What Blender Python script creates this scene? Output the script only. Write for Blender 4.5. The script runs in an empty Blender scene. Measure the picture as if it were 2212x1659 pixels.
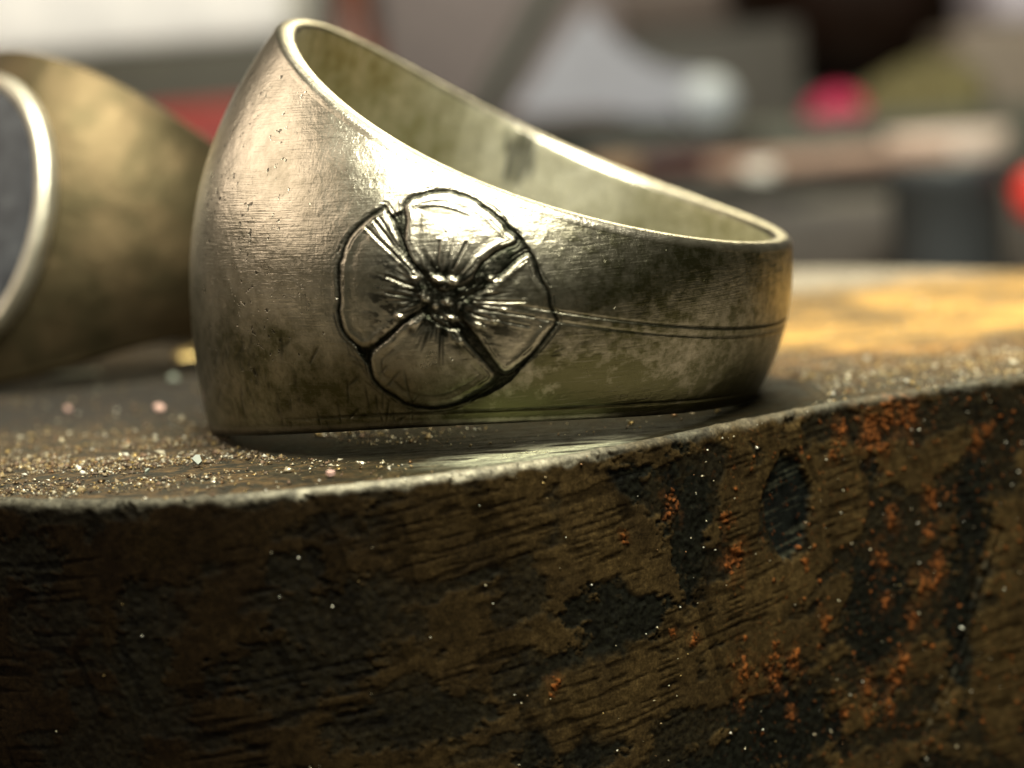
import bpy, math, random
import numpy as np
from mathutils import Vector, Matrix

# ---------------------------------------------------------------- set-up
# All sizes below are written in millimetres; one Blender unit is one centimetre.
MM = 0.1
S = bpy.context.scene
S.unit_settings.system = 'METRIC'
S.unit_settings.scale_length = 0.01
COL = S.collection
R = math.radians
CAM_D, CAM_H, PITCH, ROLL, FPX = 80.0, 11.939, 7.455, 4.07, 4281.6

cd = bpy.data.cameras.new('camera'); cam = bpy.data.objects.new('camera', cd); COL.objects.link(cam)
cam.location = (0, -CAM_D * MM, CAM_H * MM)
_t, _r = R(PITCH), R(ROLL)
_fw = Vector((0, math.cos(_t), -math.sin(_t))); _up0 = Vector((0, math.sin(_t), math.cos(_t))); _rt0 = Vector((1, 0, 0))
# picture axes turned by the roll
_rt = _rt0 * math.cos(_r) - _up0 * math.sin(_r)
_up = _rt0 * math.sin(_r) + _up0 * math.cos(_r)
m = Matrix((_rt, _up, -_fw)).transposed().to_4x4(); m.translation = cam.location
cam.matrix_world = m
cd.sensor_width = 36.0; cd.lens = FPX / 2212 * 36
cd.clip_start = 0.05; cd.clip_end = 500
cd.dof.use_dof = True; cd.dof.focus_distance = 7.4
cd.dof.aperture_fstop = cd.lens * 1e-3 / (2 * 0.098)
S.camera = cam

W = bpy.data.worlds.new('World'); S.world = W; W.use_nodes = True
W.node_tree.nodes['Background'].inputs[0].default_value = (0.95, 0.90, 0.48, 1)
W.node_tree.nodes['Background'].inputs[1].default_value = 0.032
S.view_settings.view_transform = 'Standard'; S.view_settings.look = 'None'
S.view_settings.exposure = 0.0; S.view_settings.gamma = 1
S.cycles.use_denoising = True
S.cycles.max_bounces = 8

def area(name, loc, target, size, power, color, sy=None):
    l = bpy.data.lights.new(name, 'AREA'); l.energy = power; l.color = color
    l.size = size * MM; l.shape = 'RECTANGLE'; l.size_y = (sy or size) * MM
    o = bpy.data.objects.new(name, l); COL.objects.link(o)
    o.location = Vector(loc) * MM
    o.rotation_euler = (Vector(target) - Vector(loc)).to_track_quat('-Z', 'Y').to_euler()
    return o
area('bench_lamp', (20, -84, 190), (0, -8, 9), 145, 20500, (1.0, 0.97, 0.82), 78)
area('room_light_left', (-300, 60, 190), (0, 0, 8), 380, 6600, (1.0, 0.82, 0.66), 210)
area('ceiling_light', (60, 220, 420), (20, 340, 0), 260, 8300, (1.0, 0.94, 0.76), 160)
area('lamp_behind', (80, 320, 200), (0, 0, 5), 130, 4600, (1.0, 0.90, 0.58), 60)

# ---------------------------------------------------------------- helpers
rng = np.random.default_rng(7)
random.seed(4)

def tag(o, label=None, cat=None, group=None, kind=None):
    if label: o['label'] = label
    if cat: o['category'] = cat
    if group: o['group'] = group
    if kind: o['kind'] = kind
    return o

def empty(name, loc=(0, 0, 0)):
    o = bpy.data.objects.new(name, None); COL.objects.link(o); o.location = Vector(loc) * MM
    o.empty_display_size = 0.2
    return o

def mesh_np(name, V, F, mat, parent=None, attrs=None, smooth=True, scale=MM):
    """V (n,3) mm, F (m,k) ints -> one linked mesh object"""
    V = np.asarray(V, np.float32) * scale; F = np.asarray(F, np.int32)
    me = bpy.data.meshes.new(name)
    k = F.shape[1]
    me.vertices.add(len(V)); me.vertices.foreach_set('co', V.ravel())
    me.loops.add(F.size); me.loops.foreach_set('vertex_index', F.ravel())
    me.polygons.add(len(F)); me.polygons.foreach_set('loop_start', np.arange(0, F.size, k, dtype=np.int32))
    me.polygons.foreach_set('loop_total', np.full(len(F), k, np.int32))
    if smooth: me.polygons.foreach_set('use_smooth', np.ones(len(F), bool))
    for an, a in (attrs or {}).items():
        a = np.asarray(a, np.float32)
        if a.ndim == 1:
            at = me.attributes.new(an, 'FLOAT', 'POINT'); at.data.foreach_set('value', a)
        else:
            if a.shape[1] == 3: a = np.c_[a, np.ones(len(a), np.float32)]
            at = me.attributes.new(an, 'FLOAT_COLOR', 'POINT'); at.data.foreach_set('color', a.ravel())
    me.update(calc_edges=True); me.validate()
    if mat: me.materials.append(mat)
    o = bpy.data.objects.new(name, me); COL.objects.link(o)
    if parent: o.parent = parent
    return o

def grid_faces(nu, nv, wrap=False):
    i = np.arange(nu if wrap else nu - 1); j = np.arange(nv - 1)
    I, J = np.meshgrid(i, j, indexing='ij'); I2 = (I + 1) % nu
    return np.stack([I * nv + J, I2 * nv + J, I2 * nv + J + 1, I * nv + J + 1], -1).reshape(-1, 4)

def submesh(name, V, F, mask, mat, parent, attrs):
    f = F[mask]
    if not len(f): return None
    u, inv = np.unique(f, return_inverse=True)
    return mesh_np(name, V[u], inv.reshape(f.shape), mat, parent, {k: a[u] for k, a in attrs.items()})

_tab = rng.random((256, 256))
def vnoise(x, y, seed=0):
    x = x + seed * 17.3; y = y + seed * 9.7
    xi = np.floor(x).astype(int); yi = np.floor(y).astype(int); fx = x - xi; fy = y - yi
    fx = fx * fx * (3 - 2 * fx); fy = fy * fy * (3 - 2 * fy)
    a = _tab[xi % 256, yi % 256]; b = _tab[(xi + 1) % 256, yi % 256]
    c = _tab[xi % 256, (yi + 1) % 256]; d = _tab[(xi + 1) % 256, (yi + 1) % 256]
    return (a * (1 - fx) + b * fx) * (1 - fy) + (c * (1 - fx) + d * fx) * fy
def fbm(x, y, o=4, seed=0, gain=0.5):
    s = 0; a = 1; n = 0
    for k in range(o):
        s = s + a * vnoise(x * 2 ** k, y * 2 ** k, seed + k * 3.1); n += a; a *= gain
    return s / n
def sstep(a, b, x):
    t = np.clip((x - a) / (b - a), 0, 1); return t * t * (3 - 2 * t)

def catmull(P, m=10, closed=True):
    P = np.asarray(P, float); n = len(P); out = []
    rngk = range(n) if closed else range(n - 1)
    for i in rngk:
        if closed: p0, p1, p2, p3 = P[i - 1], P[i], P[(i + 1) % n], P[(i + 2) % n]
        else: p0, p1, p2, p3 = P[max(i - 1, 0)], P[i], P[i + 1], P[min(i + 2, n - 1)]
        for k in range(m):
            t = k / m
            out.append(.5 * ((2 * p1) + (-p0 + p2) * t + (2 * p0 - 5 * p1 + 4 * p2 - p3) * t * t + (-p0 + 3 * p1 - 3 * p2 + p3) * t ** 3))
    if not closed: out.append(P[-1])
    return np.array(out)

def seg_dist(X, Y, P, closed=True):
    D = np.full(X.shape, 1e9); Q = np.roll(P, -1, 0) if closed else P[1:]
    for a, b in zip(P, Q):
        d = b - a; L = (d ** 2).sum() + 1e-12
        t = np.clip(((X - a[0]) * d[0] + (Y - a[1]) * d[1]) / L, 0, 1)
        D = np.minimum(D, (X - a[0] - t * d[0]) ** 2 + (Y - a[1] - t * d[1]) ** 2)
    return np.sqrt(D)
def inside(X, Y, P):
    c = np.zeros(X.shape, bool)
    for a, b in zip(P, np.roll(P, -1, 0)):
        if a[1] == b[1]: continue
        cond = ((a[1] > Y) != (b[1] > Y)) & (X < (b[0] - a[0]) * (Y - a[1]) / (b[1] - a[1]) + a[0])
        c ^= cond
    return c

# ---- node helper
class N:
    def __init__(s, name):
        s.m = bpy.data.materials.new(name); s.m.use_nodes = True; s.t = s.m.node_tree
        s.b = s.t.nodes['Principled BSDF']
    def n(s, typ, ins=None, **kw):
        nd = s.t.nodes.new(typ)
        for k, v in kw.items(): setattr(nd, k, v)
        for k, v in (ins or {}).items(): s.set(nd.inputs[k], v)
        return nd
    def set(s, inp, v):
        if hasattr(v, 'is_output') or isinstance(v, bpy.types.NodeSocket): s.t.links.new(v, inp)
        else: inp.default_value = v
    def noise(s, scale, detail=4, rough=0.5, vec=None, dist=0.0):
        nd = s.n('ShaderNodeTexNoise', {'Scale': scale, 'Detail': detail, 'Roughness': rough, 'Distortion': dist})
        s.t.links.new(vec if vec else s.obj(), nd.inputs['Vector']); return nd.outputs['Fac']
    def obj(s, scale=None, rot=None):
        if not hasattr(s, '_tc'): s._tc = s.n('ShaderNodeTexCoord').outputs['Object']
        if scale is None: return s._tc
        mp = s.n('ShaderNodeMapping', {'Vector': s._tc, 'Scale': scale, 'Rotation': rot or (0, 0, 0)})
        return mp.outputs[0]
    def ramp(s, fac, stops):
        nd = s.n('ShaderNodeValToRGB', {'Fac': fac}); cr = nd.color_ramp
        while len(cr.elements) < len(stops): cr.elements.new(0.5)
        for e, (p, c) in zip(cr.elements, stops):
            e.position = p; e.color = c if isinstance(c, tuple) and len(c) == 4 else ((*c, 1) if isinstance(c, tuple) else (c, c, c, 1))
        return nd.outputs[0]
    def mix(s, f, a, b, mode='MIX'):
        nd = s.t.nodes.new('ShaderNodeMix'); nd.data_type = 'RGBA'; nd.blend_type = mode
        s.set(nd.inputs[0], f)
        for i, v in ((6, a), (7, b)):
            if isinstance(v, tuple) and len(v) == 3: v = (*v, 1)
            s.set(nd.inputs[i], v)
        return nd.outputs[2]
    def math(s, op, a, b=0.0, c=0.0, clamp=False):
        nd = s.t.nodes.new('ShaderNodeMath'); nd.operation = op; nd.use_clamp = clamp
        s.set(nd.inputs[0], a); s.set(nd.inputs[1], b)
        if op in ('MULTIPLY_ADD',): s.set(nd.inputs[2], c)
        return nd.outputs[0]
    def attr(s, name, out='Fac'):
        return s.n('ShaderNodeAttribute', attribute_name=name).outputs[out]
    def bump(s, h, strength=0.3, dist=0.01, normal=None):
        nd = s.n('ShaderNodeBump', {'Height': h, 'Strength': strength, 'Distance': dist})
        if normal: s.t.links.new(normal, nd.inputs['Normal'])
        return nd.outputs[0]
    def P(s, **kw):
        for k, v in kw.items():
            if k.startswith('Base') and isinstance(v, tuple) and len(v) == 3: v = (*v, 1)
            s.set(s.b.inputs[k.replace('_', ' ')], v)
        return s.m

def simple_mat(name, color, rough=0.6, metal=0.0, var=0.25, scale=1.5, bump=0.2):
    g = N(name); f = g.noise(scale, 5, 0.6)
    c = g.mix(g.ramp(f, [(0.3, 0.0), (0.7, 1.0)]), tuple(x * (1 - var) for x in color), tuple(min(1, x * (1 + var)) for x in color))
    return g.P(Base_Color=c, Roughness=rough, Metallic=metal, Normal=g.bump(g.noise(scale * 8, 3), bump, 0.02))

# ---------------------------------------------------------------- materials of the rings and the block
def silver_mat(name, base=(0.60, 0.55, 0.44), dull=(0.088, 0.086, 0.042), rough=0.23, pits=True):
    g = N(name)
    blot = g.ramp(g.noise(3.2, 6, 0.62), [(0.38, 0.0), (0.68, 1.0)])
    fine = g.ramp(g.noise(22, 5, 0.7), [(0.40, 0.0), (0.66, 1.0)])
    tar_shade = g.math('MULTIPLY_ADD', blot, 0.30, g.math('MULTIPLY', fine, 0.24), True)
    tar_shade = g.math('ADD', tar_shade, g.math('MULTIPLY', g.attr('tarnish_shade'), 0.55), clamp=True)
    c = g.mix(tar_shade, base, dull)
    # fine file and polishing scratches in two directions
    s1 = g.noise(1, 3, 0.6, g.obj((6, 6, 130), (0.25, 0.1, 0.3)))
    s2 = g.noise(1, 3, 0.6, g.obj((120, 120, 8), (0.1, 0.3, 0.0)))
    s3 = g.noise(1, 2, 0.5, g.obj((9, 9, 260), (0.6, 0.5, 0.3)))
    nrm = g.bump(g.math('ADD', g.math('ADD', s1, s2), s3), 0.20, 0.006)
    c = g.mix(g.ramp(s3, [(0.62, 0.0), (0.70, 0.45)]), c, tuple(x * .35 for x in base))
    nrm = g.bump(g.noise(34, 4, 0.6), 0.26, 0.006, nrm)
    nrm = g.bump(g.noise(11, 4, 0.6), 0.22, 0.02, nrm)
    if pits:
        msk = g.math('MULTIPLY', g.attr('pits'), g.ramp(g.noise(4.5, 4), [(0.44, 0.0), (0.62, 1.0)]))
        val = g.math('ADD', g.noise(36, 2.5, 0.55), g.math('MULTIPLY', msk, 0.135))
        pit = g.ramp(val, [(0.745, 0.0), (0.785, 1.0)])
        c = g.mix(g.math('MULTIPLY', pit, 0.85), c, (0.045, 0.04, 0.028))
        nrm = g.bump(g.math('SUBTRACT', 1.0, pit), 0.5, 0.01, nrm)
    pat = g.attr('patina')  # patina, also carries the contact shadow painted on the lower edge
    pn = g.math('MULTIPLY', pat, g.ramp(g.noise(30, 4, 0.7), [(0.25, 0.85), (0.6, 1.0)]), clamp=True)
    pn = g.math('POWER', pn, 0.78)
    c = g.mix(pn, c, (0.010, 0.011, 0.007))
    rg = g.math('ADD', rough, g.math('MULTIPLY', g.noise(9, 5), 0.14))
    rg = g.math('ADD', rg, g.math('MULTIPLY', pn, 0.10), clamp=True)
    return g.P(Base_Color=c, Metallic=1.0, Roughness=rg, Normal=nrm)

M_silver = silver_mat('tarnished_silver')
M_inner = silver_mat('lit_inner_silver', (0.97, 0.94, 0.74), (0.30, 0.28, 0.12), 0.40, False)  # silver lightened in colour to stand in for reflected light
M_silver2 = silver_mat('tarnished_silver_dull', (0.100, 0.074, 0.040), (0.050, 0.042, 0.022), 0.48, False)

# ---------------------------------------------------------------- the big ring
RING = dict(ri=10.448, h0=8.121, h1=3.335, p=2.428, pl=1.62, h0l=9.561, tm0=2.92, tm1=1.341, q=.804, te=.8, n=1.9, sq=1.075,
            alpha=15.458, yaw=-13.459, x0=.404, y0=3.97, lift=6.2168)
TC, ZC, RS = 1.6107, -0.1273, 12.3      # centre of the engraving: angle and height; arc scale

PETALS = {
 'top': [(-2.06, 2.94), (-1.61, 3.33), (-0.96, 3.57), (-0.37, 3.6), (0.23, 3.51), (0.68, 3.35), (1.24, 3.12), (1.72, 2.77), (2.15, 2.5), (1.61, 2.07), (1.1, 1.53), (0.85, 0.87), (0.34, 0.53), (-0.06, 0.32), (-0.76, 0.7), (-1.33, 1.2), (-1.67, 1.8), (-1.86, 2.44)],
 'right': [(2.71, 2.05), (3.11, 1.45), (3.56, 0.9), (3.76, 0.37), (4.07, -0.05), (3.93, -0.49), (3.7, -0.95), (3.36, -1.56), (2.74, -2.22), (2.17, -1.82), (1.69, -1.31), (1.16, -0.81), (0.71, -0.44), (0.73, -0.08), (1.27, 0.38), (1.69, 0.86), (2.12, 1.45)],
 'bottom': [(-2.2, -2.62), (-2.06, -3.51), (-1.41, -3.91), (-0.79, -4.16), (-0.17, -4.18), (0.45, -4.08), (1.02, -3.84), (1.58, -3.4), (1.98, -2.99), (2.32, -2.49), (1.75, -1.91), (1.16, -1.42), (0.62, -1.04), (0.03, -0.76), (-0.54, -0.77), (-1.07, -1.19), (-1.67, -1.93)],
 'left': [(-2.74, 2.58), (-2.88, 2.51), (-3.33, 2.0), (-3.67, 1.46), (-3.78, 1.03), (-3.81, 0.37), (-3.73, -0.31), (-3.59, -0.99), (-3.59, -1.45), (-3.33, -2.0), (-2.99, -2.28), (-2.6, -2.47), (-2.2, -2.25), (-1.72, -1.64), (-1.1, -0.96), (-0.65, -0.45), (-0.56, -0.02), (-0.88, 0.44), (-1.13, 0.78), (-1.72, 1.33), (-2.23, 2.08)]}

def place(L, d):
    a, y = R(d['alpha']), R(d['yaw'])
    X = L[:, 0] * math.cos(a) + L[:, 2] * math.sin(a); Z = -L[:, 0] * math.sin(a) + L[:, 2] * math.cos(a)
    X2 = X * math.cos(y) - L[:, 1] * math.sin(y); Y2 = X * math.sin(y) + L[:, 1] * math.cos(y)
    return np.stack([X2, Y2, Z + d['lift']], -1)       # relative to the ring's base point

def ring_profile(T, d, nrow, rc=0.36, ninner=26):
    """closed cross-section for each angle: rows (u index) x profile points; returns L (nT,nP,3), s value, kind"""
    c = (1 + np.cos(T)) / 2
    hu = d['h1'] + (d['h0'] - d['h1']) * c ** d['p']; hl = d['h1'] + (d['h0l'] - d['h1']) * c ** d['pl']
    tm = d['tm1'] + (d['tm0'] - d['tm1']) * c ** d['q']; te = d['te']
    s = np.linspace(-1, 1, nrow)[None, :]
    hu_, hl_ = hu[:, None], hl[:, None]
    z = np.where(s > 0, s * (hu_ - rc), s * (hl_ - rc))
    zz = np.where(s > 0, z / hu_, z / hl_)
    r = d['ri'] + te + (tm[:, None] - te) * (1 - np.abs(zz) ** d['n'])
    re_t = r[:, -1:]; re_b = r[:, :1]
    ri = d['ri']
    k = np.array([0.3, 0.6, 0.85, 1.0]) * math.pi / 2
    one = np.ones_like(hu_)
    # top fillet, flat rim, inner fillet
    ft_r = re_t - rc + rc * np.cos(k)[None]; ft_z = hu_ - rc + rc * np.sin(k)[None]
    fl_r = np.concatenate([re_t - rc - (re_t - ri - 2 * rc) * t for t in (.33, .66)], 1); fl_z = hu_ * np.ones((1, 2))
    fi_r = ri + rc - rc * np.sin(k)[::1][None] * one; fi_r = ri + rc - rc * np.sin(np.array([0, .3, .6, .85, 1]) * math.pi / 2)[None] * one
    fi_z = hu_ - rc + rc * np.cos(np.array([0, .3, .6, .85, 1]) * math.pi / 2)[None]
    t = np.linspace(0, 1, ninner)[None, 1:-1]
    in_r = ri * np.ones((len(T), ninner - 2)); in_z = (hu_ - rc) * (1 - t) + (-hl_ + rc) * t
    gi_r = fi_r[:, ::-1]; gi_z = -hl_ + rc - rc * np.cos(np.array([0, .3, .6, .85, 1]) * math.pi / 2)[None][:, ::-1]
    gl_r = np.concatenate([ri + rc + (re_b - ri - 2 * rc) * t2 for t2 in (.33, .66)], 1); gl_z = -hl_ * np.ones((1, 2))
    gt_r = (re_b - rc + rc * np.cos(k)[None])[:, ::-1]; gt_z = (-hl_ + rc - rc * np.sin(k)[None])[:, ::-1]
    Rr = np.concatenate([r, ft_r, fl_r, fi_r, in_r, gi_r, gl_r, gt_r], 1)
    Zz = np.concatenate([z, ft_z, fl_z, fi_z, in_z, gi_z, gl_z, gt_z], 1)
    return Rr, Zz, nrow, hu, hl

def ring_faces(nT, nP):
    i = np.arange(nT); j = np.arange(nP); I, J = np.meshgrid(i, j, indexing='ij')
    I2 = (I + 1) % nT; J2 = (J + 1) % nP
    return np.stack([I * nP + J, I * nP + J2, I2 * nP + J2, I2 * nP + J], -1).reshape(-1, 4)

def flower_relief(U, Wv):
    """height, patina and region id of the engraved flower at surface coordinates U, Wv (mm)"""
    H = np.zeros(U.shape); pat = np.zeros(U.shape); reg = np.zeros(U.shape, int)
    jx = U + 0.10 * (fbm(U * 2.2, Wv * 2.2, 3, 5) - .5); jy = Wv + 0.10 * (fbm(U * 2.2, Wv * 2.2, 3, 9) - .5)
    rag = fbm(U * 9, Wv * 9, 2, 11) - .5
    hull = ((jx - 0.05) / 3.72) ** 2 + ((jy + 0.28) / 3.78) ** 2
    anyin = np.zeros(U.shape, bool); dmin = np.full(U.shape, 9.)
    sds = {}
    for k, (nm, P) in enumerate(PETALS.items()):
        C = catmull(P, 6); ins = inside(jx, jy, C); dist = seg_dist(jx, jy, C)
        sd = np.where(ins, dist, -dist); sds[nm] = sd; anyin |= ins
        reg[ins] = k + 1; dmin = np.minimum(dmin, np.abs(sd))
    out = ~anyin
    gap = out & (hull < 0.98)
    # sunk ground between the petals
    gdep = sstep(0.02, 0.16, dmin) * sstep(1.0, 0.9, hull)
    H = np.where(gap, -0.10 * gdep - 0.03, H); pat = np.where(gap, (.55 + .6 * fbm(U * 4, Wv * 4, 3, 6)) * sstep(0.0, .12, dmin) + .2, pat)
    # cut outline
    w = 0.06 + 0.05 * rag
    for nm, sd in sds.items():
        g = np.exp(-((sd + 0.07) / (w + .03)) ** 2)
        H -= 0.11 * g; pat = np.maximum(pat, 1.3 * g - .05)
        ridge = np.exp(-((sd - 0.17) / 0.085) ** 2)
        ins = sd > 0
        H += np.where(ins, 0.045 * ridge + 0.035 * sstep(0.25, .9, sd) - 0.02 * np.exp(-((sd - .42) / .13) ** 2), 0)
    # a second, broken line where the graver went round again
    for off, wd2, sd_ in ((.24, .035, 401), (-.14, .03, 403)):
        brk = sstep(.50, .62, fbm(U * 1.6, Wv * 1.6, 3, sd_)); d2 = np.full(U.shape, -9.)
        for sd in sds.values(): d2 = np.maximum(d2, sd)
        g2 = np.exp(-((d2 + off) / wd2) ** 2) * brk; H -= .05 * g2; pat = np.maximum(pat, .8 * g2)
    # burr thrown up outside the cut
    ext = np.where(out & ~gap, dmin, 9)
    H += 0.02 * np.exp(-((ext - 0.24) / 0.08) ** 2) * (0.4 + fbm(U * 5, Wv * 5, 2, 3))
    pat = np.maximum(pat, 0.30 * np.exp(-(ext / 0.35) ** 2) * fbm(U * 7, Wv * 7, 3, 21) * 1.6)
    rr = np.hypot(U, Wv + .05); ph = np.arctan2(Wv + .05, U)
    # radial graver strokes
    rs = np.random.default_rng(12)
    nst = 92
    for i in range(nst):
        a = 2 * math.pi * (i + rs.uniform(-.4, .4)) / nst
        r0 = rs.uniform(.75, 1.1); r1 = r0 + rs.uniform(.4, 1.15) * (1.5 if rs.random() < .25 else 1.0)
        a2 = a + rs.uniform(-.07, .07); wd = rs.uniform(.06, .12)
        p0 = np.array([math.cos(a) * r0, math.sin(a) * r0]); p1 = np.array([math.cos(a2) * r1, math.sin(a2) * r1])
        d = p1 - p0; L = np.hypot(*d); d /= L
        t = (U - p0[0]) * d[0] + (Wv - p0[1]) * d[1]; q = -(U - p0[0]) * d[1] + (Wv - p0[1]) * d[0]
        tt = np.clip(t / L, 0, 1); ww = wd * (1.05 - .85 * tt); on = sstep(-.25, .0, t / L) * (t / L < 1)
        g = np.exp(-(q / ww) ** 2) * on
        H -= 0.045 * g * (1 - tt); pat = np.maximum(pat, np.clip(g * 1.3, 0, 1) * sstep(1.0, .45, tt) * (.55 + .45 * rs.random()))
        H += 0.010 * np.exp(-((np.abs(q) - ww * 1.7) / (wd * .6)) ** 2) * on
    # long strokes in the left petal, cut towards its upper corner
    for (x0, y0, x1, y1, wd) in [(-1.1, .2, -2.0, .35, .05), (-1.1, -.2, -1.9, -.25, .05), (.2, 1.1, .45, 2.1, .045), (-.35, 1.1, -.5, 1.95, .045), (-1.25, .95, -3.0, 2.15, .06), (-1.45, 1.15, -2.85, 2.3, .05), (-1.2, .75, -3.2, 1.85, .05), (-1.55, 1.35, -2.6, 2.5, .06),
                                 (1.4, -.1, 3.3, -.02, .045), (1.3, -.35, 3.2, -.4, .045), (1.2, .15, 2.9, .45, .04)]:
        C = np.array([(x0, y0), (x1, y1)]); dd = seg_dist(U, Wv, C, False)
        g = np.exp(-(dd / wd) ** 2); H -= .05 * g; pat = np.maximum(pat, g)
        H += .03 * np.exp(-((dd - wd * 2.1) / (wd)) ** 2)
    # mottled chisel marks round the throat of the flower
    mott = fbm(U * 4.5, Wv * 4.5, 3, 31)
    m2 = np.exp(-(rr / 1.35) ** 2)
    H += m2 * (mott - .55) * .14 - .16 * np.exp(-(rr / .9) ** 2)
    an = vnoise(ph * 7 + 40, rr * .3, 66) * .9 - .45
    pat = np.maximum(pat, sstep(1.40, .95, rr + .9 * an + .5 * (mott - .5)) * (1 - .25 * sstep(.60, .72, mott)))
    side = anyin & (reg == 4)
    pat = np.maximum(pat, np.where(side, sstep(.50, .60, fbm(U * 3.2, Wv * 6.0, 3, 41)) * .85 * sstep(3.1, 2.3, rr), 0))
    pat = np.maximum(pat, np.where(reg == 2, sstep(.50, .60, fbm(U * 2.2, Wv * 7.0, 3, 43)) * .75 * sstep(3.4, 2.4, rr), 0))
    # raised beads in the throat
    for (x, y, rx, ry, h) in [(-.23, .64, .22, .12, .22), (.31, .66, .20, .12, .20), (-.54, -.13, .17, .15, .22), (.2, -.13, .24, .12, .24), (.42, -.66, .34, .12, .26),
                              (-1.0, .57, .22, .12, .14), (1.67, 1.02, .24, .10, .16), (1.98, -.41, .24, .13, .16), (1.5, -.71, .26, .10, .18), (.88, -1.42, .22, .12, .14),
                              (-1.33, -.98, .22, .10, .16), (-.85, -1.15, .16, .14, .12), (2.34, .07, .18, .08, .12), (-.15, -.35, .12, .12, .12)]:
        g = np.exp(-((U - x) / rx) ** 2 - ((Wv - y) / ry) ** 2); H += .8 * h * g * (.1 + 1.7 * vnoise(U * 7, Wv * 9, 71)); pat *= (1 - .95 * np.clip(g * 1.6 - .35, 0, 1))
        g2 = np.exp(-((U - x) / (rx * 1.2)) ** 2 - ((Wv - y + ry * 1.9) / (ry * .9)) ** 2); pat = np.maximum(pat, g2 * .9)
    # deep cut under the lowest bead
    dd = seg_dist(U, Wv, catmull([(-.35, -.72), (.05, -.95), (.45, -1.02), (.8, -.95)], 6, False), False)
    H -= .12 * np.exp(-(dd / .08) ** 2); pat = np.maximum(pat, np.exp(-(dd / .1) ** 2) * 1.1)
    # crescent scooped out under the lip of the top petal
    C = catmull([(-1.62, 2.88), (-1.04, 3.12), (-.30, 3.12), (.35, 2.98), (-.45, 2.86), (-1.0, 2.80)], 5)
    sd = np.where(inside(U, Wv, C), 1, -1) * seg_dist(U, Wv, C)
    g = sstep(-.04, .06, sd); H -= .07 * g; pat = np.maximum(pat, .85 * g)
    # shallow inner contour line of the top and the bottom petal
    for Pn, off in (('top', .50), ('bottom', .42)):
        dd = np.abs(sds[Pn] - off); g = np.exp(-(dd / .05) ** 2) * (rr > 2.6)
        H -= .02 * g; pat = np.maximum(pat, .45 * g * fbm(U * 3, Wv * 3, 2, 8) * 1.5)
    # slips of the graver outside the outline
    for (x0, y0, x1, y1) in [(-3.5, -1.75, -3.05, -2.9), (-3.05, -2.6, -2.3, -3.6), (-3.2, -2.5, -2.7, -2.75), (-3.1, -2.85, -2.55, -3.0), (-2.9, -3.1, -2.3, -3.25), (-2.4, -3.75, -1.4, -4.3), (4.1, -.6, 3.2, -1.95), (3.3, -1.9, 2.5, -2.7),
                             (-3.95, 1.3, -4.1, .2), (-3.98, .9, -4.25, .5), (4.3, -1.2, 4.7, -.95), (4.25, -1.35, 4.75, -1.2), (2.2, 2.5, 2.75, 2.6), (.55, -4.15, .9, -4.6), (-.95, 3.6, -.5, 3.9), (-1.3, 3.5, -1.1, 3.8), (2.35, -2.5, 2.9, -2.6)]:
        dd = seg_dist(U, Wv, np.array([(x0, y0), (x1, y1)]), False)
        H -= .02 * np.exp(-(dd / .04) ** 2); pat = np.maximum(pat, .40 * np.exp(-(dd / .045) ** 2))
    fade = sstep(5.0, 4.6, np.hypot(U, Wv * 1.02))
    H *= fade * .44; pat = np.clip(pat, 0, 1) * fade
    thr = rr < .85
    reg[thr & (hull < 1)] = 5
    reg[(reg == 0) & gap] = 6
    return H, pat, reg

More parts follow.
